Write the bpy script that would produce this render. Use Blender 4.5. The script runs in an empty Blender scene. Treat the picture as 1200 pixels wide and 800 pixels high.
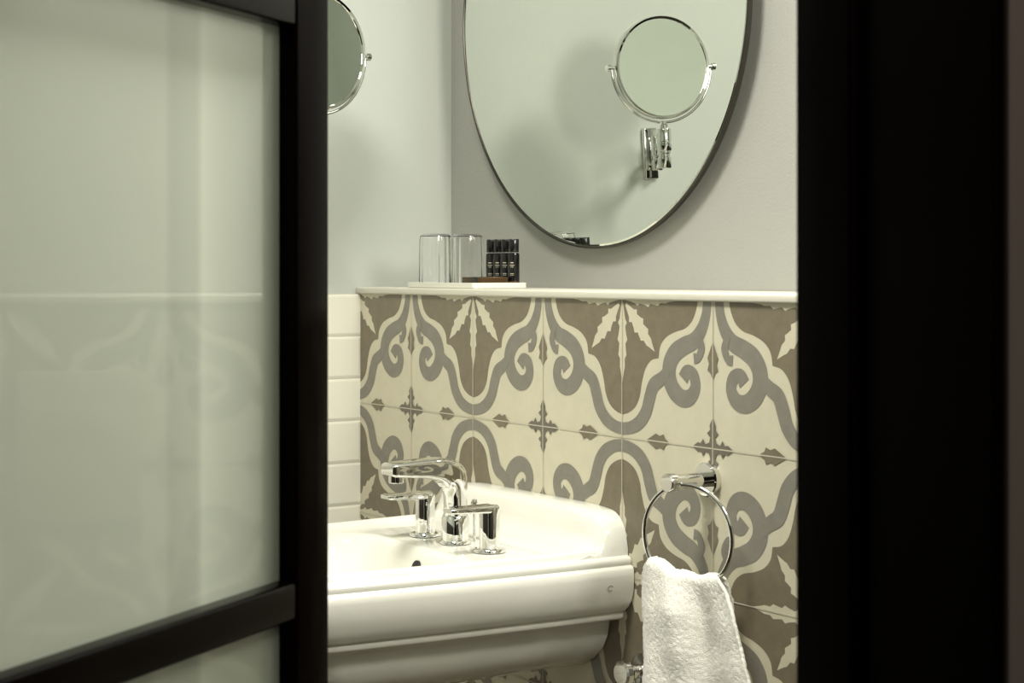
import bpy, bmesh, math, random
from mathutils import Vector, Matrix, noise
from mathutils.geometry import tessellate_polygon
random.seed(3)
scene = bpy.context.scene
COL = scene.collection
try:
    scene.view_settings.view_transform = 'Standard'
    scene.view_settings.look = 'None'
except Exception:
    pass

# ------------------------------------------------------------ helpers
def srgb(r, g, b):
    def f(c):
        c /= 255.0
        return c/12.92 if c <= 0.04045 else ((c+0.055)/1.055)**2.4
    return (f(r), f(g), f(b), 1.0)

def mat(name, col, rough=0.5, metal=0.0, bump=0.0, bscale=60.0, var=0.0, vscale=8.0, coat=0.0, spec=0.5):
    m = bpy.data.materials.new(name); m.use_nodes = True
    nt = m.node_tree; b = nt.nodes['Principled BSDF']
    b.inputs['Base Color'].default_value = col
    b.inputs['Roughness'].default_value = rough
    b.inputs['Metallic'].default_value = metal
    b.inputs['Coat Weight'].default_value = coat
    b.inputs['Specular IOR Level'].default_value = spec
    tc = nt.nodes.new('ShaderNodeTexCoord')
    if bump > 0:
        n = nt.nodes.new('ShaderNodeTexNoise'); n.inputs['Scale'].default_value = bscale
        n.inputs['Detail'].default_value = 4
        bp = nt.nodes.new('ShaderNodeBump'); bp.inputs['Strength'].default_value = bump
        bp.inputs['Distance'].default_value = 0.002
        nt.links.new(tc.outputs['Object'], n.inputs['Vector'])
        nt.links.new(n.outputs['Fac'], bp.inputs['Height'])
        nt.links.new(bp.outputs['Normal'], b.inputs['Normal'])
    if var > 0:
        n = nt.nodes.new('ShaderNodeTexNoise'); n.inputs['Scale'].default_value = vscale
        n.inputs['Detail'].default_value = 6; n.inputs['Roughness'].default_value = 0.65
        nt.links.new(tc.outputs['Object'], n.inputs['Vector'])
        mr = nt.nodes.new('ShaderNodeMapRange')
        mr.inputs['From Min'].default_value = 0.3; mr.inputs['From Max'].default_value = 0.7
        mr.inputs['To Min'].default_value = 1-var; mr.inputs['To Max'].default_value = 1+var
        nt.links.new(n.outputs['Fac'], mr.inputs['Value'])
        mx = nt.nodes.new('ShaderNodeVectorMath'); mx.operation = 'SCALE'
        mx.inputs[0].default_value = col[:3]
        nt.links.new(mr.outputs['Result'], mx.inputs['Scale'])
        nt.links.new(mx.outputs['Vector'], b.inputs['Base Color'])
    return m

def link(o, parent=None):
    COL.objects.link(o)
    if parent is not None: o.parent = parent
    return o

def meshobj(name, verts, faces, mats, parent=None, smooth=False, idx=None, fix=True, auto=None):
    me = bpy.data.meshes.new(name)
    me.from_pydata([tuple(v) for v in verts], [], faces)
    if not isinstance(mats, (list, tuple)): mats = [mats]
    for m in mats: me.materials.append(m)
    if idx is not None:
        for p, i in zip(me.polygons, idx): p.material_index = i
    if fix:
        bm = bmesh.new(); bm.from_mesh(me)
        bmesh.ops.recalc_face_normals(bm, faces=bm.faces)
        bm.to_mesh(me); bm.free()
    if smooth:
        for p in me.polygons: p.use_smooth = True
        if auto is not None:
            me.set_sharp_from_angle(angle=math.radians(auto))
    me.update()
    o = bpy.data.objects.new(name, me)
    return link(o, parent)

def box(name, lo, hi, m, parent=None, bevel=0.0, seg=3):
    bm = bmesh.new(); bmesh.ops.create_cube(bm, size=1.0)
    c = [(a+b)/2 for a, b in zip(lo, hi)]; d = [b-a for a, b in zip(lo, hi)]
    for v in bm.verts:
        v.co = Vector((c[0]+v.co.x*d[0], c[1]+v.co.y*d[1], c[2]+v.co.z*d[2]))
    if bevel > 0:
        bmesh.ops.bevel(bm, geom=bm.edges[:], offset=bevel, segments=seg, profile=0.5, affect='EDGES')
    me = bpy.data.meshes.new(name); bm.to_mesh(me); bm.free()
    me.materials.append(m)
    if bevel > 0:
        big = sorted([p.area for p in me.polygons])[-6]
        for p in me.polygons: p.use_smooth = p.area < big*.999
        me.set_sharp_from_angle(angle=math.radians(50))
    o = bpy.data.objects.new(name, me)
    return link(o, parent)

def lathe(name, prof, m, parent=None, n=64, axis='Z', loc=(0,0,0), auto=40, close=False):
    V = []; F = []
    P = len(prof)
    for i in range(n):
        a = 2*math.pi*i/n
        for r, z in prof:
            x, y = r*math.cos(a), r*math.sin(a)
            if axis == 'Z': V.append((x, y, z))
            elif axis == 'Y': V.append((x, z, y))
            else: V.append((z, x, y))
    for i in range(n):
        j = (i+1) % n
        for k in range(P-1 if not close else P):
            l = (k+1) % P
            F.append((i*P+k, j*P+k, j*P+l, i*P+l))
    o = meshobj(name, V, F, m, parent, False, fix=False)
    bm = bmesh.new(); bm.from_mesh(o.data)
    bmesh.ops.remove_doubles(bm, verts=bm.verts, dist=1e-6)
    bmesh.ops.dissolve_degenerate(bm, edges=bm.edges, dist=1e-7)
    bmesh.ops.recalc_face_normals(bm, faces=bm.faces)
    bm.to_mesh(o.data); bm.free()
    for p in o.data.polygons: p.use_smooth = True
    o.data.set_sharp_from_angle(angle=math.radians(auto))
    o.location = loc
    return o

def tube(name, pts, r, m, parent=None, closed=False, n=16):
    pts = [Vector(p) for p in pts]; N = len(pts); V = []; F = []
    prev = None
    for i, p in enumerate(pts):
        if closed: t = pts[(i+1) % N]-pts[i-1]
        else: t = pts[min(i+1, N-1)]-pts[max(i-1, 0)]
        t.normalize()
        if prev is None:
            up = Vector((0, 0, 1)) if abs(t.z) < 0.9 else Vector((1, 0, 0))
            u = t.cross(up).normalized()
        else:
            u = (prev-t*prev.dot(t)).normalized()
        prev = u
        w = t.cross(u)
        rr = r[i] if isinstance(r, (list, tuple)) else r
        for k in range(n):
            a = 2*math.pi*k/n
            V.append(p+u*rr*math.cos(a)+w*rr*math.sin(a))
    for i in range(N if closed else N-1):
        j = (i+1) % N
        for k in range(n):
            l = (k+1) % n
            F.append((i*n+k, i*n+l, j*n+l, j*n+k))
    if not closed:
        F.append(tuple(range(n))); F.append(tuple(range((N-1)*n, N*n)))
    return meshobj(name, V, F, m, parent, True, auto=50)

def catmull(P, n=8):
    P = [Vector((p[0], p[1], p[2] if len(p) > 2 else 0)) for p in P]
    Q = [2*P[0]-P[1]]+P+[2*P[-1]-P[-2]]
    out = []
    for i in range(1, len(Q)-2):
        p0, p1, p2, p3 = Q[i-1:i+3]
        for k in range(n):
            t = k/n
            out.append(0.5*((2*p1)+(p2-p0)*t+(2*p0-5*p1+4*p2-p3)*t*t+(3*p1-p0-3*p2+p3)*t*t*t))
    out.append(P[-1].copy())
    return out

def empty(name, loc=(0,0,0), rz=0.0, label=None, category=None):
    e = bpy.data.objects.new(name, None); e.empty_display_size = 0.05
    e.location = loc; e.rotation_euler = (0, 0, rz)
    COL.objects.link(e)
    if label: e['label'] = label
    if category: e['category'] = category
    return e

def structure(o, label=None, category=None):
    o['kind'] = 'structure'
    if label: o['label'] = label
    if category: o['category'] = category
    return o

# ------------------------------------------------------------ materials
M_paint = mat('wall_paint', srgb(164, 164, 158), 0.5, bump=0.35, bscale=220, var=0.015, vscale=3)
M_paint_left = mat('wall_paint_satin', srgb(189, 193, 186), 0.3, bump=0.10, bscale=160, var=0.012, vscale=3)
M_reflect_dark = mat('reflection_dark', srgb(46, 42, 36), 0.3)  # for dark panels added low on unseen walls so the chrome reflects black
M_cream = mat('tile_cream', srgb(214, 208, 185), 0.38, bump=0.08, bscale=300, var=0.04, vscale=30)
M_brown = mat('tile_taupe', srgb(124, 114, 95), 0.38, bump=0.08, bscale=300, var=0.13, vscale=45)
M_grey = mat('tile_grey', srgb(134, 130, 120), 0.38, bump=0.08, bscale=300, var=0.10, vscale=45)
M_dark = mat('tile_dark_taupe', srgb(112, 105, 93), 0.38, bump=0.08, bscale=300, var=0.09, vscale=45)
M_grout = mat('tile_grout', srgb(205, 200, 182), 0.8)
M_ledge = mat('ledge_stone', srgb(222, 219, 205), 0.4, bump=0.1, bscale=90, var=0.03)
M_ceramic = mat('white_ceramic', srgb(236, 235, 226), 0.05, coat=0.4)
M_chrome = mat('chrome', (0.80, 0.80, 0.78, 1), 0.03, 1.0)
M_mirror = mat('mirror_glass', (0.77, 0.80, 0.75, 1), 0.0, 1.0)
M_frame = mat('mirror_frame_metal', srgb(70, 67, 61), 0.35, 0.8)
M_black = mat('black_lacquer', (0.003, 0.0012, 0.001, 1), 0.14, spec=0.025)
M_rail = mat('black_lacquer_gloss', (0.003, 0.0012, 0.001, 1), 0.22, spec=0.07)
M_jamb = mat('dark_stained_wood', (0.003, 0.0012, 0.001, 1), 0.4, bump=0.1, bscale=40, spec=0.03)
M_hall = mat('hall_wall_dark', (0.22, 0.19, 0.165, 1), 0.7)
M_floor = mat('floor_tile', srgb(90, 84, 73), 0.3, var=0.1)
M_ceil = mat('ceiling_paint', srgb(215, 214, 205), 0.8)
M_bottle = mat('bottle_black', (0.005, 0.004, 0.004, 1), 0.08)
M_cap = mat('bottle_cap', (0.007, 0.006, 0.006, 1), 0.2)
M_print = mat('label_print', srgb(215, 208, 185), 0.5)
M_gold = mat('gold_card', srgb(84, 62, 36), 0.2, 0.5)
M_hole = mat('dark_hole', (0.01, 0.01, 0.01, 1), 0.6)
M_mark = mat('printed_mark', srgb(150, 146, 132), 0.5)
M_plate = mat('plate_satin', srgb(178, 173, 153), 0.25)

M_sub = bpy.data.materials.new('white_subway_tile'); M_sub.use_nodes = True
nt = M_sub.node_tree; b = nt.nodes['Principled BSDF']; b.inputs['Roughness'].default_value = 0.12
tc = nt.nodes.new('ShaderNodeTexCoord')
sep = nt.nodes.new('ShaderNodeSeparateXYZ'); cmb = nt.nodes.new('ShaderNodeCombineXYZ')
nt.links.new(tc.outputs['Object'], sep.inputs[0])
ad = nt.nodes.new('ShaderNodeMath'); ad.operation = 'ADD'; ad.inputs[1].default_value = 0.0768*20-1.198
nt.links.new(sep.outputs['Z'], ad.inputs[0])
ay = nt.nodes.new('ShaderNodeMath'); ay.operation = 'ADD'; ay.inputs[1].default_value = 3.232
nt.links.new(sep.outputs['Y'], ay.inputs[0])
nt.links.new(ay.outputs[0], cmb.inputs['X']); nt.links.new(ad.outputs[0], cmb.inputs['Y'])
def brick(ms, sm):
    br = nt.nodes.new('ShaderNodeTexBrick')
    br.inputs['Color1'].default_value = srgb(234, 231, 217); br.inputs['Color2'].default_value = srgb(230, 227, 214)
    br.inputs['Mortar'].default_value = srgb(196, 192, 176)
    br.inputs['Scale'].default_value = 1.0; br.inputs['Mortar Size'].default_value = ms
    br.inputs['Mortar Smooth'].default_value = sm
    br.inputs['Brick Width'].default_value = 0.308; br.inputs['Row Height'].default_value = 0.0768
    nt.links.new(cmb.outputs[0], br.inputs['Vector'])
    return br
br = brick(.0012, .4); br2 = brick(.006, 1.0)
nt.links.new(br.outputs['Color'], b.inputs['Base Color'])
bp = nt.nodes.new('ShaderNodeBump'); bp.invert = True; bp.inputs['Strength'].default_value = 0.7; bp.inputs['Distance'].default_value = 0.002
nt.links.new(br2.outputs['Fac'], bp.inputs['Height']); nt.links.new(bp.outputs['Normal'], b.inputs['Normal'])

M_frost = bpy.data.materials.new('frosted_glass'); M_frost.use_nodes = True
nt = M_frost.node_tree; nt.nodes.clear()
out = nt.nodes.new('ShaderNodeOutputMaterial')
tc = nt.nodes.new('ShaderNodeTexCoord'); sx = nt.nodes.new('ShaderNodeSeparateXYZ')
nt.links.new(tc.outputs['Object'], sx.inputs[0])
rp = nt.nodes.new('ShaderNodeValToRGB')  # bright and dim vertical light bands painted into the glass colour
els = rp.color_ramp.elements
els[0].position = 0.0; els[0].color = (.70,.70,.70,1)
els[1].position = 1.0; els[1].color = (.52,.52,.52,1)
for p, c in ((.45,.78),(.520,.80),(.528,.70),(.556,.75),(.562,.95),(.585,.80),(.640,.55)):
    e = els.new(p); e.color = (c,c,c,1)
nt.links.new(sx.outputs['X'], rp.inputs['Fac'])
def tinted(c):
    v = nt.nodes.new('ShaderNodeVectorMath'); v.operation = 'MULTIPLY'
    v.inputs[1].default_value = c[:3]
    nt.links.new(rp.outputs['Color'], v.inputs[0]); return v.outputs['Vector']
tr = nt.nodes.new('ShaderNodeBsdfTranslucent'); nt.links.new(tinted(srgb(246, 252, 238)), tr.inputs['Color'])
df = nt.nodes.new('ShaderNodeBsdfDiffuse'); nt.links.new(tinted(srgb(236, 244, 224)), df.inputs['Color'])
gl = nt.nodes.new('ShaderNodeBsdfGlossy'); gl.inputs['Roughness'].default_value = 0.0
m0 = nt.nodes.new('ShaderNodeMixShader'); m0.inputs[0].default_value = 0.7
m2 = nt.nodes.new('ShaderNodeMixShader')
fr = nt.nodes.new('ShaderNodeFresnel'); fr.inputs['IOR'].default_value = 1.75
nt.links.new(df.outputs[0], m0.inputs[1]); nt.links.new(tr.outputs[0], m0.inputs[2])
nt.links.new(fr.outputs[0], m2.inputs[0]); nt.links.new(m0.outputs[0], m2.inputs[1]); nt.links.new(gl.outputs[0], m2.inputs[2])
nt.links.new(m2.outputs[0], out.inputs[0])

M_glass = bpy.data.materials.new('clear_glass'); M_glass.use_nodes = True
b = M_glass.node_tree.nodes['Principled BSDF']
b.inputs['Transmission Weight'].default_value = 1.0; b.inputs['Roughness'].default_value = 0.0; b.inputs['IOR'].default_value = 1.38
b.inputs['Base Color'].default_value = (1, 1, 1, 1)

M_terry = mat('white_terry', srgb(250, 248, 238), 0.95, bump=0.6, bscale=600)
M_terry.node_tree.nodes['Principled BSDF'].inputs['Sheen Weight'].default_value = 0.6

# ------------------------------------------------------------ room shell
RX = 2.08
TOP = 2.45
HX = 2.206
structure(box('wall_left', (-0.12, -1.9, 0), (0, 0.32, TOP), M_paint_left), 'pale grey satin painted wall beside the sink', 'wall')
structure(box('wall_left.001', (-0.02, -1.9, 0), (0.008, 0.0, 1.198), M_sub), 'white glazed subway tile wainscot', 'wall')
structure(box('wall_back.001', (-0.1, 0.20, 1.19), (2.3, 0.32, TOP), M_paint), 'grey painted upper wall behind the mirror', 'wall')
structure(box('wall_front', (-0.1, -2.0, 0), (2.3, -1.9, TOP), M_paint_left), 'grey painted wall', 'wall')
structure(box('wall_front.001', (0.008, -1.9, 0), (RX-.004, -1.89, 1.2), M_reflect_dark), 'added dark panel low on the unseen front wall, for chrome reflections', 'wall')
structure(box('floor', (-0.1, -2.0, -0.1), (4.2, 0.32, 0), M_floor), 'stone tiled floor', 'floor')
structure(box('ceiling', (-0.1, -2.0, TOP), (2.3, 0.32, TOP+0.1), M_ceil), 'white painted ceiling', 'ceiling')
structure(box('wall_right', (RX+.004, -0.86, 0), (HX+.002, 0.32, TOP), M_hall), 'dark painted partition wall beside the doorway', 'wall')
structure(box('wall_right.003', (RX, -0.859, 1.2), (RX+.004, 0.2, TOP), M_paint_left), 'pale painted inner face of the partition wall', 'wall')
structure(box('wall_right.006', (RX, -0.859, 0), (RX+.004, 0.0, 1.2), M_reflect_dark), 'added dark panel low on the unseen inner partition face, for chrome reflections', 'wall')
structure(box('wall_right.001', (RX, -1.9, 0), (HX+.002, -1.575, TOP), M_hall), 'dark painted partition wall beside the doorway', 'wall')
structure(box('wall_right.004', (RX-.004, -1.9, 0), (RX, -1.576, TOP), M_paint_left), 'pale painted inner face of the partition wall', 'wall')
structure(box('wall_right.002', (RX, -1.575, 2.12), (HX+.002, -0.86, TOP), M_hall), 'dark painted wall over the doorway', 'wall')
structure(box('wall_right.005', (RX-.004, -1.576, 2.121), (RX, -0.86, TOP), M_paint_left), 'pale painted inner face over the doorway', 'wall')
structure(box('trim_1', (RX-0.002, -0.868, 0), (HX, -0.8595, 2.12), M_jamb, bevel=0.002), 'dark stained wooden door jamb', 'door frame')
structure(box('trim_2', (RX-0.002, -0.876, 0), (2.12, -0.868, 2.12), M_jamb, bevel=0.003), 'dark stained wooden door stop strip', 'door frame')
structure(box('trim_3', (RX-0.002, -1.575, 0), (HX, -1.56, 2.12), M_jamb, bevel=0.002), 'dark stained wooden door jamb', 'door frame')
structure(box('trim_4', (RX-0.002, -1.56, 2.1), (HX, -0.874, 2.12), M_jamb, bevel=0.002), 'dark stained wooden door head', 'door frame')

# ---- patterned tile half wall
V = []; F = []; I = []
def quad3(p, mi):
    base = len(V); V.extend(p); F.append(tuple(range(base, base+len(p)))); I.append(mi)
S0, S1 = -0.009, RX+0.003
for p in ([(S0,0,0),(S1,0,0),(S1,0,1.198),(S0,0,1.198)],
          [(S0,0.2,0),(S0,0.2,1.198),(S1,0.2,1.198),(S1,0.2,0)],
          [(S0,0,1.198),(S1,0,1.198),(S1,0.2,1.198),(S0,0.2,1.198)],
          [(S0,0,0),(S0,0.2,0),(S1,0.2,0),(S1,0,0)],
          [(S0,0,0),(S0,0,1.198),(S0,0.2,1.198),(S0,0.2,0)],
          [(S1,0,0),(S1,0.2,0),(S1,0.2,1.198),(S1,0,1.198)]):
    quad3(p, 0)
def poly(pts, layer, mi, tf):
    vs = [Vector((p[0], p[1], 0)) for p in pts]
    tris = tessellate_polygon([vs])
    base = len(V); y = -0.00015*layer
    W = [tf(p) for p in vs]
    for w in W: V.append((w[0], y, min(w[1], 1.198)))
    for t in tris:
        a, b_, c = [W[i] for i in t]
        ar = (b_[0]-a[0])*(c[1]-a[1])-(b_[1]-a[1])*(c[0]-a[0])
        if abs(ar) < 1e-12: continue
        t2 = t if ar > 0 else t[::-1]
        F.append(tuple(base+i for i in t2)); I.append(mi)
def stroke(ctrl, wid, n=8):
    c = catmull(ctrl, n); L = []; R = []
    N = len(c)
    for i, p in enumerate(c):
        t = (c[min(i+1, N-1)]-c[max(i-1, 0)]).normalized(); nn = Vector((-t.y, t.x, 0))
        f = i/(N-1)*(len(wid)-1); k = min(int(f), len(wid)-2); w = wid[k]+(wid[k+1]-wid[k])*(f-k)
        L.append(p+nn*w/2); R.append(p-nn*w/2)
    return L, R
def sw(p): return (p[1], p[0])
half_b = [(.16,1),(.18,.925),(.225,.85),(.30,.80),(.40,.775),(.50,.735),(.565,.67),(.585,.585)]
bb = catmull(half_b, 6)
bb2 = [Vector((p.y, p.x, 0)) for p in reversed(bb[:-1])]
brown_poly = [(p.x, p.y) for p in bb+bb2]+[(1, 1)]
# one flowing S scroll per tile + slimmer band to the neighbouring tile
scroll = [(.06,1),(.075,.90),(.12,.80),(.20,.72),(.305,.68),(.40,.63),(.46,.55),(.465,.455),(.415,.37),(.325,.32),(.235,.335),(.185,.405),(.205,.485),(.275,.505),(.315,.455)]
scroll_w = [.085,.09,.105,.12,.13,.14,.145,.145,.14,.125,.115,.105,.10,.095,.11]
band = [(.46,.53),(.55,.445),(.64,.39),(.685,.30),(.725,.20),(.80,.12),(.90,.075),(1,.06)]
band_w = [.06,.10,.115,.12,.115,.105,.09,.085]
barb = [(.15,.76),(.12,.68),(.15,.61),(.20,.60)]
barb_w = [.05,.07,.06,.075]
def leafpts(c, d, L, W):
    d = Vector((d[0], d[1], 0)).normalized(); nn = Vector((-d.y, d.x, 0)); c = Vector((c[0], c[1], 0))
    prof = [(0, .14), (.10, .34), (.20, .56), (.25, .90), (.30, .58), (.40, .78), (.46, 1.0), (.51, .62), (.60, .74), (.65, .84), (.70, .48), (.80, .50), (.85, .34), (1, 0)]
    l = [c+d*L*a+nn*W*w for a, w in prof]; r = [c+d*L*a-nn*W*w for a, w in reversed(prof[:-1])]
    return [(min(p.x, 1), min(p.y, 1)) for p in l+r]
for n in range(0, 11):
    for mrow in range(1, 6):
        sl = -0.009+0.2*n; zb = 0.2*mrow
        if n % 2 == 0: P_s, X_s = sl, sl+0.2
        else: P_s, X_s = sl+0.2, sl
        if mrow % 2 == 0: P_z, X_z = zb, zb+0.2
        else: P_z, X_z = zb+0.2, zb
        tf = lambda p, X_s=X_s, P_s=P_s, X_z=X_z, P_z=P_z: (X_s+(P_s-X_s)*p[0], X_z+(P_z-X_z)*p[1])
        poly(brown_poly, 1, 1, tf)
        strokes = [(scroll, scroll_w, 2, .012), (band, band_w, 3.8, .012), (barb, barb_w, 4.8, .012)]
        for cc, ww, ly, dl in strokes:
            L, R = stroke(cc, ww)
            for i in range(len(L)-1):
                poly([L[i], L[i+1], R[i+1], R[i]], ly+i*dl, 2, tf)
        arm_ = [(0,0),(.038,.038),(.025,.075),(.06,.10),(.028,.125),(.032,.155),(0,.21)]
        poly(arm_, 6.4, 4, tf); poly([sw(p) for p in arm_], 6.6, 4, tf)
        sp = [(0,.46),(.025,.51),(.055,.525),(.04,.57),(.055,.61),(.03,.66),(0,.72)]
        poly(sp, 6.4, 1, tf); poly([sw(p) for p in sp], 6.4, 1, tf)
        poly(leafpts((.96,.96), (-1,-1), .47, .072), 2.0, 0, tf)
        poly(leafpts((1,.97), (0,-1), .58, .058), 2.2, 0, tf)
        poly(leafpts((.97,1), (-1,0), .58, .058), 2.2, 0, tf)
for n in range(0, 12):
    s = -0.009+0.2*n
    if s < 0.005 or s > RX: continue
    quad3([(s-.0008,-.0012,0),(s+.0008,-.0012,0),(s+.0008,-.0012,1.198),(s-.0008,-.0012,1.198)], 3)
for z in (0.2, 0.4, 0.6, 0.8, 1.0):
    quad3([(S0,-.0012,z-.0008),(S1,-.0012,z-.0008),(S1,-.0012,z+.0008),(S0,-.0012,z+.0008)], 3)
wt = meshobj('wall_back', V, F, [M_cream, M_brown, M_grey, M_grout, M_dark], None, False, I, fix=False)
structure(wt, 'half-height wall with taupe, grey and cream patterned cement tiles', 'tiled wall')
structure(box('trim_5', (0.0, -0.006, 1.198), (RX, 0.2, 1.210), M_ledge, bevel=0.003), 'white stone ledge capping the tiled half wall', 'ledge')

# ------------------------------------------------------------ round wall mirror
MR = 0.390; tilt = 0.029
mir = empty('wall_mirror', (0.488, 0.170, 1.666), 0, 'large round wall mirror with thin dark metal frame', 'mirror')
mir.rotation_euler = (tilt, 0, 0)
lathe('frame', [(MR-.003,-.006),(MR-.001,-.006),(MR,-.005),(MR,.003),(MR-.03,.003),(MR-.03,-.002),(MR-.004,-.003)], M_frame, mir, 160, 'Y', close=True)
lathe('mirror_pane', [(0,-.0045),(MR-.007,-.0045),(MR-.004,-.0035),(MR-.004,.002),(0,.002)], M_mirror, mir, 160, 'Y', auto=5)
box('hanging_bracket', (-.05, .003, .25), (.05, .018, .30), M_frame, mir, .001)

# ------------------------------------------------------------ magnifying mirror on left wall
DX, DY = .222, -.197
mg = empty('magnifying_mirror', (0.0, -0.32, 1.44), 0, 'round chrome magnifying shaving mirror on a swivel wall arm', 'mirror')
def L(x, y, z): return (x, y+0.32, z-1.44)
hd = bpy.data.objects.new('mirror_head', None); hd.empty_display_size = .02
link(hd, mg); hd.location = L(DX, DY, 1.604); hd.rotation_euler = (0, 0, math.radians(13))
R = .098
lathe('mirror_pane', [(0,.004),(.05,.0045),(R-.006,.0065),(R-.006,.002),(0,.002)], M_mirror, hd, 96, 'X', auto=60)
lathe('rim', [(R-.007,.003),(R-.006,.009),(R-.002,.010),(R,.006),(R,-.006),(R-.004,-.010),(R-.02,-.012),(0,-.012),(0,-.010),(R-.02,-.010)], M_chrome, hd, 96, 'X')
RY = .104
tube('yoke', [(0, RY*math.cos(a), RY*math.sin(a)) for a in [math.pi+math.pi*i/40 for i in range(41)]], .0026, M_chrome, hd)
for sgn in (-1, 1):
    kk = lathe('knob', [(0,.0),(.004,.0),(.004,.010),(.007,.011),(.007,.017),(0,.018)], M_chrome, hd, 24, 'Y')
    kk.location = (0, sgn*.096, 0); kk.scale = (1, sgn, 1)
lathe('stem', [(0,0),(.008,0),(.008,.008),(.005,.010),(.005,.016),(0,.016)], M_chrome, mg, 24).location = L(DX, DY, 1.487)
def arm(p, q, z):
    for dz in (0, .018):
        tube('arm', [L(p[0], p[1], z+dz), L(q[0], q[1], z+dz)], .0055, M_chrome, mg)
EX, EY = .122, -.276
WX, WY = .026, -.334
arm((DX,DY), (EX,EY), 1.462)
arm((EX,EY), (WX,WY), 1.440)
for (x, y, z0, h, r) in ((DX,DY,1.446,.042,.013), (EX,EY,1.416,.070,.0135), (WX,WY,1.415,.070,.012)):
    lathe('hinge', [(0,0),(r-.001,0),(r,.002),(r,h*.3),(r-.002,h*.33),(r-.002,h*.4),(r,h*.43),(r,h-.002),(r-.001,h),(0,h)], M_chrome, mg, 32).location = L(x, y, z0)
box('wall_plate', L(0.0,-.352,1.398), L(.010,-.316,1.503), M_chrome, mg, .004)
box('bracket', L(.008,-.342,1.425), L(.026,-.326,1.480), M_chrome, mg, .003)

# ------------------------------------------------------------ tray, glasses, bottles, soap
ZL = 1.2102
tray = empty('tray', (0.265, 0.065, ZL), 0, 'small white rectangular tray on the stone ledge', 'tray')
box('tray_base', (-.108, -.053, .0), (.108, .053, .006), M_ceramic, tray, .002)
def rrect(cx, cy, hx, hy, r, nc=8, ne=1):
    pts = []
    for (sx, sy, a0) in ((1,1,0),(-1,1,90),(-1,-1,180),(1,-1,270)):
        for k in range(nc+1):
            a = math.radians(a0+90*k/nc)
            pts.append((cx+sx*(hx-r)+r*math.cos(a), cy+sy*(hy-r)+r*math.sin(a)))
    return pts
def loft(name, loops, m, parent, cap0=True, cap1=True, auto=35, closed=False):
    n = len(loops[0]); VV = [p for l in loops for p in l]; FF = []
    LN = len(loops)
    for i in range(LN if closed else LN-1):
        j = (i+1) % LN
        for k in range(n):
            l = (k+1) % n
            FF.append((i*n+k, i*n+l, j*n+l, j*n+k))
    if not closed:
        if cap0: FF.append(tuple(range(n)))
        if cap1: FF.append(tuple(range((LN-1)*n, LN*n)))
    return meshobj(name, VV, FF, m, parent, True, auto=auto)
lp = []
for (o, z) in ((0,.0015),(.002,.009),(.0015,.0095),(-.002,.0095),(-.004,.0062)):
    lp.append([(x, y, z) for x, y in rrect(0, 0, .108+o, .053+o, .006+max(o,-.002))])
loft('tray_rim', lp, M_ceramic, tray, False, False)
ZT = ZL+.0064
def tumbler(loc):
    e = empty('drinking_glass', loc, 0, 'clear fluted glass tumbler standing upside down on the tray', 'glass')
    k = 1.08
    g = lathe('glass_body', [(r*k, z) for r, z in [(.0254,0),(.0265,.0),(.0270,.001),(.0268,.045),(.0262,.076),(.0249,.0840),(.021,.0872),(0,.0880),(0,.0862),(.0200,.0855),(.0237,.0826),(.0249,.075),(.0254,.045)]], M_glass, e, 160, close=True)
    for v in g.data.vertices:
        r0 = math.hypot(v.co.x, v.co.y)
        if .0236*k < r0 < .0258*k and v.co.z < .08:
            a = math.atan2(v.co.y, v.co.x); f = 1+.013*math.cos(14*a)
            v.co.x *= f; v.co.y *= f
    e['group'] = 'tumblers on the tray'
    return e
tumbler((.202, .042, ZT)); tumbler((.215, .0995, ZT))

btl = empty('toiletry_bottle', (.29, .102, ZT), 0, 'small black cosmetic bottle with black cap and pale printing', 'bottle')
lathe('bottle_body', [(0,0),(.009,0),(.0100,.001),(.0100,.050),(.0095,.0525),(.007,.0535),(0,.0535)], M_bottle, btl, 40)
lathe('bottle_cap', [(0,0),(.0085,0),(.0090,.001),(.0090,.021),(.0082,.0225),(0,.0225)], M_cap, btl, 40, loc=(0,0,.0545))
def curved(r, a0, a1, z0, z1):
    n = 8; vv = []; ff = []
    for i in range(n+1):
        a = a0+(a1-a0)*i/n
        vv += [(r*math.cos(a), r*math.sin(a), z0), (r*math.cos(a), r*math.sin(a), z1)]
    for i in range(n): ff.append((2*i, 2*i+2, 2*i+3, 2*i+1))
    return vv, ff
vv = []; ff = []
ca = math.radians(-50)
rows = [(.036,.0375,.30),(.032,.0330,.42),(.029,.0300,.25),(.018,.0188,.35),(.0155,.0163,.28)]
for z0, z1, w in rows:
    segs = 5
    for q in range(segs):
        if q == 2 and w < .3: continue
        x0 = ca-w+2*w*q/segs; x1 = x0+2*w/segs*.72
        a, f = curved(.01008, x0, x1, z0, z1)
        o = len(vv); vv += a; ff += [tuple(i+o for i in t) for t in f]
meshobj('label_print', vv, ff, M_print, btl, fix=False)
lathe('gold_band', [(.01005,.0015),(.01012,.002),(.01012,.0055),(.01005,.006)], M_gold, btl, 40)
btl['group'] = 'toiletry bottles on the tray'
for i in range(1, 4):
    c = btl.copy(); c.location.x += .0225*i; COL.objects.link(c)
    for ch in list(btl.children):
        d = ch.copy(); d.parent = c; COL.objects.link(d)
sb = empty('soap_box', (.339, .056, ZT), 0, 'small flat glossy dark gold-brown soap box on the tray', 'soap')
box('carton', (-.031,-.026,0), (.031,.026,.0125), M_gold, sb, .0008)
box('sleeve', (-.004,-.0264,-.0), (.018,.0264,.0128), mat('sleeve_brown', srgb(30,22,16), .2), sb, .0004)

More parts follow.
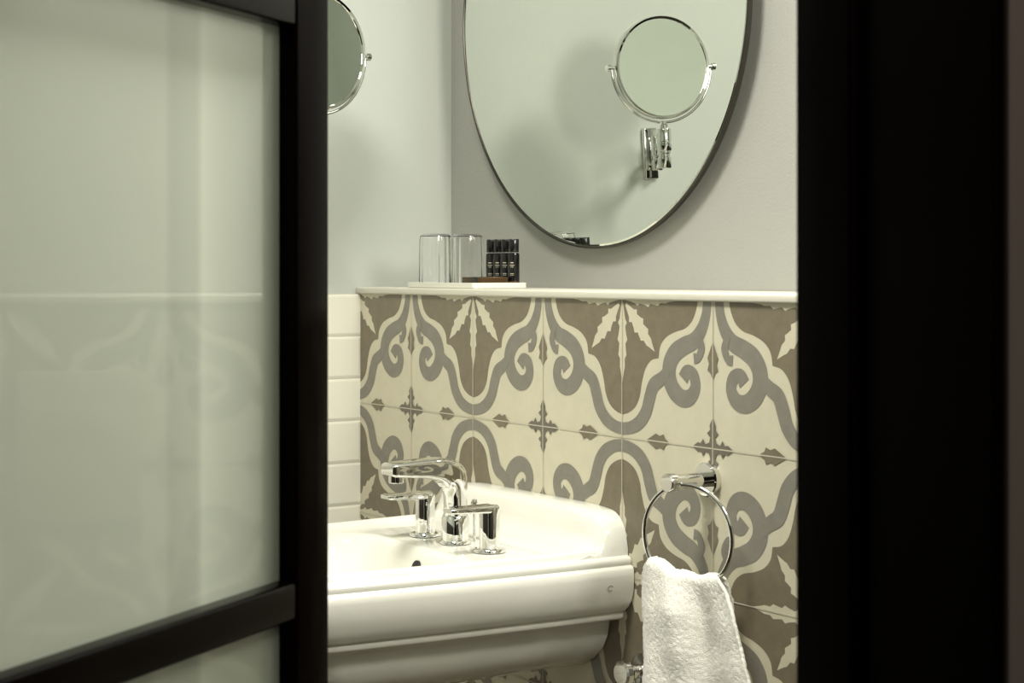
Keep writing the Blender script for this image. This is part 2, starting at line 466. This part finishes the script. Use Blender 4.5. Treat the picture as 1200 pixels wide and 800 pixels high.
# ------------------------------------------------------------ washbasin
CS = .57
sk = empty('washbasin', (CS, 0, .62), 0, 'white ceramic wall-hung washbasin with moulded traditional rim', 'sink')
def taper(p):
    x, y, z = p
    d = .035*(max(0, -y)/.45)**1.5
    return (x*(1-d/.25), y, z)
def rr4(x0, x1, y0, y1, rf, rb, z, nc=10, ne=14):
    cs = [((x1-rb, y1-rb), rb, 0), ((x0+rb, y1-rb), rb, 90), ((x0+rf, y0+rf), rf, 180), ((x1-rf, y0+rf), rf, 270)]
    arcs = []
    for (c, r, a0) in cs:
        arcs.append([(c[0]+r*math.cos(math.radians(a0+90*k/nc)), c[1]+r*math.sin(math.radians(a0+90*k/nc))) for k in range(nc+1)])
    pts = []
    for i in range(4):
        a = arcs[i]; nx = arcs[(i+1) % 4][0]
        pts += a
        for k in range(1, ne):
            t = k/ne
            pts.append((a[-1][0]*(1-t)+nx[0]*t, a[-1][1]*(1-t)+nx[1]*t))
    return [taper((x, y, z-.62)) for x, y in pts]
HW = .25; FR = -.535
loops = []
for (o, z) in ((-.14,.675),(-.10,.679),(-.06,.698),(-.035,.735),(-.022,.780),(-.014,.810),(-.009,.822),(-.003,.828),(.004,.830)):
    r = max(.02, .085+o*.4)
    loops.append(rr4(-.200-o, .200+o, -.497-o, -.205+o, r, r*.8, z))
for (o, z) in ((-.040,.8315),(-.036,.8355),(-.032,.8410),(-.027,.8425),(-.0225,.8415),(-.0190,.8380),(-.0180,.8340),(-.0165,.8315),(-.0110,.8305),(-.0070,.8285),(-.0050,.8245),(-.0055,.8205),(-.0060,.8185),(-.0020,.8165),(.0010,.813),(.0020,.804),(.0010,.785),(-.004,.768),(-.011,.7575),(-.018,.7525),(-.0195,.7500),(-.0235,.7490),(-.0240,.7455),(-.0240,.741),(-.028,.737),(-.046,.7355),(-.054,.733),(-.057,.726),(-.061,.708),(-.072,.688),(-.094,.668),(-.130,.652),(-.17,.645)):
    loops.append(rr4(-HW-o, HW+o, FR-o, -0.001, max(.03,.07+o*.3), .003, z))
loft('basin', loops, M_ceramic, sk, True, True, auto=50)
secs = []
for i in range(81):
    x = -.2350+.470*i/80
    e = abs(x)
    h = .896
    if e > .13: h -= .010*((e-.13)/.1055)**2
    if e > .196:
        f = min((e-.196)/.0390, 1); h -= .046*(1-math.sqrt(max(0, 1-f**2.1)))
    dp = 1.0
    if e > .19: dp = 1-.15*((e-.19)/.0455)**2
    z0 = .822
    zd = .8325
    pr = [(-.001,z0),(-.001,h),(-.016*dp,h+.0008),(-.030*dp,h-.001),(-.038*dp,h-.005),(-.043*dp,h-.012),(-.047*dp,zd+(h-zd)*.52),(-.053*dp,zd+(h-zd)*.30),(-.064*dp,zd+(h-zd)*.14),(-.080*dp,zd+.004),(-.100*dp,zd-.001),(-.100*dp,z0)]
    secs.append([taper((x, y, z-.62)) for y, z in pr])
loft('back_upstand', secs, M_ceramic, sk, True, True, auto=50)
lathe('overflow_hole', [(0,.002),(.010,.002),(.010,-.001),(.0095,-.002),(0,-.002)], M_hole, sk, 32, 'Y', loc=(.012,-.2225,.803-.62)).rotation_euler = (math.radians(-18), 0, 0)
lathe('drain', [(0,.002),(.018,.002),(.021,.001),(.023,-.002),(.0,-.002)], M_chrome, sk, 40, loc=(0,-.36,.678-.62))
mk = []; mf = []
for i in range(20):
    a = 2*math.pi*i/24+.4
    for rr in (.0028, .0042):
        mk.append((.2522, -.045+rr*math.cos(a)*1.3, .790-.62+rr*math.sin(a)))
for i in range(19): mf.append((2*i, 2*i+1, 2*i+3, 2*i+2))
meshobj('printed_mark', mk, mf, M_mark, sk, fix=False)

# ------------------------------------------------------------ faucet
fc = empty('faucet', (.575, -.150, .8315), 0, 'polished chrome three-hole basin faucet with lever handles', 'faucet')
def flange(name, x, par, r=.024):
    lathe(name, [(0,0),(r,0),(r,.002),(r-.002,.0045),(r-.006,.005),(0,.005)], M_chrome, par, 48, loc=(x,0,0))
flange('flange', 0, fc, .0235)
lathe('spout_base', [(0,.004),(.0205,.004),(.0205,.038),(.0185,.042),(0,.042)], M_chrome, fc, 48)
path = catmull([(.000,.040,.0175),(.000,.064,.0175),(-.001,.084,.0190),(-.007,.100,.0225),(-.024,.1105,.0185),(-.046,.1145,.0150),(-.080,.1160,.0120),(-.118,.1170,.0095)], 7)
secs = []; N = len(path)
for i, p in enumerate(path):
    a_, c_ = path[max(i-1,0)], path[min(i+1,N-1)]
    t = Vector((c_.x-a_.x, c_.y-a_.y, 0)).normalized(); nn = Vector((-t.y, t.x, 0))
    f = i/(N-1); th = p.z; wd = .0170+.0020*f
    if i == N-1: th *= .8; wd *= .9
    m_ = min(th, wd)
    fr_ = .95 if f < .3 else .95-.50*min(1,(f-.3)/.3)
    secs.append([(x, p.x+nn.x*y, p.y+nn.y*y) for x, y in rrect(0, 0, wd, th, m_*fr_, 8)])
loft('spout', secs, M_chrome, fc, True, True, auto=60)
lathe('aerator', [(0,0),(.0105,0),(.0115,.001),(.0115,.012),(0,.012)], M_chrome, fc, 32, loc=(0,-.102,.097))
tube('lift_rod', [(0,.034,0),(0,.034,.050)], .0025, M_chrome, fc)
lathe('lift_knob', [(0,0),(.005,.001),(.006,.006),(.004,.012),(0,.013)], M_chrome, fc, 24, loc=(0,.034,.050))
for x in (-.088, .094):
    h = bpy.data.objects.new('handle', None); h.empty_display_size = .02; link(h, fc); h.location = (x, 0, 0)
    flange('flange', 0, h)
    lathe('handle_body', [(0,.004),(.0150,.004),(.0150,.062),(.0140,.0655),(.0115,.0675),(0,.0685)], M_chrome, h, 48)
    secs = []
    for i in range(15):
        f = i/14; y = .004-.076*f
        wd = .0145-.0012*f; th = .0058-.0020*f; z = .0680-th
        if i == 14: wd *= .88; th *= .75
        secs.append([(a, y, z+b_) for a, b_ in rrect(0, 0, wd, th, th*.6, 6)])
    loft('lever', secs, M_chrome, h, True, True, auto=60)

# ------------------------------------------------------------ towel ring
tr_ = empty('towel_ring', (.984, 0, .958), 0, 'chrome towel ring mounted on the patterned tile wall', 'towel ring')
lathe('wall_rosette', [(0,0),(.0235,0),(.0235,-.008),(.0215,-.010),(0,-.010)], M_chrome, tr_, 56, 'Y')
lathe('post', [(0,-.008),(.0105,-.008),(.0105,-.060),(.0125,-.062),(.0125,-.074),(.0115,-.0755),(0,-.0755)], M_chrome, tr_, 48, 'Y')
RR = .069; ang = math.radians(17)
hx, hy = math.cos(ang), math.sin(ang)
rc = Vector((.020, -.056, -RR-.001))
tube('ring', [rc+Vector((hx*RR*math.cos(a), hy*RR*math.cos(a), RR*math.sin(a))) for a in [2*math.pi*i/96 for i in range(96)]], .0032, M_chrome, tr_, closed=True)

# ------------------------------------------------------------ towel
C = Vector((.984, 0, .958))+rc
hv = Vector((hx, hy, 0)); nv = Vector((hy, -hx, 0))
NA, NB = 130, 250
TV = []; TF = []
for j in range(NB+1):
    q = j/NB*2-1
    for i in range(NA+1):
        a = i/NA*2-1
        phi = a*math.radians(46)-.06
        topx = RR*math.sin(phi); topz = -RR*math.cos(phi)+.004
        length = .255 if q > 0 else .235
        d = abs(q)*length
        side = 1 if q > 0 else -1
        if side > 0: spread = 1+.44*(1-math.exp(-d/.03))+.76*d/.25
        else: spread = 1+.20*(1-math.exp(-d/.035))+.35*d/.25
        x = topx*spread+.002*math.sin(d*30+a*2)*min(1, d/.03)+(.040 if side > 0 else .000)*d/.25
        rad = .0090
        if d < rad*1.57:
            th = d/rad; off = rad*math.sin(th); drop = rad*(1-math.cos(th))-rad
        else:
            off = rad; drop = d-rad*1.57
        fold = math.cos(a*4.4+side*.8+d*4)*.014+math.cos(a*9+1.1*side-d*9)*.005
        amp = min(1, d/.05)
        off2 = side*(off+abs(.004)*amp*(1+d*1.5))+fold*amp*(.8+.6*d/.25)
        z = topz*(1-.25*min(1, d/.2))-drop - .25*min(1,d/.2)*RR*.6
        bl = max(0, 1-abs(q)/.2)
        z += bl*(.0085*math.cos(a*math.pi/2)-.004*abs(a)**3-.005*a+.002*math.sin(a*9+1))
        p = C+hv*x+nv*off2+Vector((0, 0, z))
        nz = noise.noise(p*26)*.0020+noise.noise(p*300)*.0008+noise.noise(p*600)*.0008
        p += nv*side*nz+Vector((0, 0, nz*.7))+hv*noise.noise(p*240+Vector((5,5,5)))*.0008
        TV.append(p)
for j in range(NB):
    for i in range(NA):
        k = j*(NA+1)+i
        TF.append((k, k+1, k+NA+2, k+NA+1))
tw = meshobj('hand_towel', TV, TF, M_terry, None, True)
so = tw.modifiers.new('Solidify', 'SOLIDIFY'); so.thickness = .005; so.offset = 0
tw['label'] = 'white terry hand towel draped through the chrome ring'; tw['category'] = 'towel'

# ------------------------------------------------------------ angle valve under basin
av = empty('angle_valve', (.840, 0, .672), 0, 'small chrome angle valve on the tiled wall below the sink', 'valve')
lathe('rosette', [(0,0),(.025,0),(.024,-.004),(.015,-.010),(0,-.010)], M_chrome, av, 40, 'Y')
lathe('valve_body', [(0,-.008),(.010,-.008),(.010,-.018),(.012,-.020),(.012,-.027),(0,-.027)], M_chrome, av, 32, 'Y')
lathe('valve_knob', [(0,-.027),(.016,-.028),(.018,-.031),(.018,-.039),(.015,-.042),(0,-.043)], M_chrome, av, 28, 'Y', auto=20)
tube('supply_pipe', [(0,-.020,0),(0,-.020,-.02),(-.004,-.020,-.035),(-.05,-.026,-.06)], .005, M_chrome, av)
fp = empty('flush_plate', (1.895, 0, 1.02), 0, 'satin grey rectangular flush plate on the patterned tile wall', 'flush plate')
box('plate', (-.075,-.010,-.09), (.075,-.0012,.097), M_plate, fp, .003)
box('button', (-.035,-.013,.02), (.035,-.009,.052), M_plate, fp, .001)

# ------------------------------------------------------------ glazed door
dr = empty('door_1', (2.0676, -1.533, 0.02), math.radians(123.25))
structure(dr, 'black steel framed door with frosted glass panes, standing ajar', 'door')
W = .7005; TH = .034; GY = .014
box('stile', (.656, 0, 0), (W, TH, 2.06), M_black, dr, .002)
box('stile', (0, 0, 0), (.045, TH, 2.06), M_black, dr, .002)
for z0, z1 in ((0,.06), (.983,1.009), (1.386,1.414), (2.0,2.06)):
    box('rail', (.0448, 0.0002, z0), (.6561, TH, z1), M_rail, dr, .003)
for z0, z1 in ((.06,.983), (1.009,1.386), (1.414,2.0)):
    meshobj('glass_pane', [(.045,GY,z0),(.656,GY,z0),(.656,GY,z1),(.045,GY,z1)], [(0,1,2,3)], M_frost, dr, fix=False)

# ------------------------------------------------------------ lights
def area(name, loc, size, power, col, rot=(0,0,0)):
    l = bpy.data.lights.new(name, 'AREA'); l.energy = power; l.size = size; l.color = col; l.shape = 'DISK'
    o = bpy.data.objects.new(name, l); o.location = loc; o.rotation_euler = rot; COL.objects.link(o); return o
area('wall_lamp', (2.05, -.06, 1.88), .44, 16, (1, .975, .88), (0, math.radians(90), 0))
area('ceiling_lamp', (1.10, -.78, 2.42), .45, 31, (1, .975, .88))
area('hall_fill', (3.4, -1.0, 2.3), .2, 7, (1, .88, .76), (0, math.radians(35), 0))  # added fill light that lifts the dark hall wall, no lamp seen there
w = bpy.data.worlds.new('World'); scene.world = w; w.use_nodes = True
w.node_tree.nodes['Background'].inputs[0].default_value = (1, .95, .9, 1)
w.node_tree.nodes['Background'].inputs[1].default_value = 0.006

# ------------------------------------------------------------ camera
cd = bpy.data.cameras.new('Camera'); cam = bpy.data.objects.new('Camera', cd); COL.objects.link(cam)
cam.location = (2.75, -1.509, 1.24); cam.rotation_euler = (math.radians(90), 0, math.radians(56.1))
cd.lens = 60; cd.sensor_width = 36; cd.shift_y = -83/1200
cd.clip_start = .02
cd.dof.use_dof = True; cd.dof.focus_distance = 2.6; cd.dof.aperture_fstop = 18
scene.camera = cam
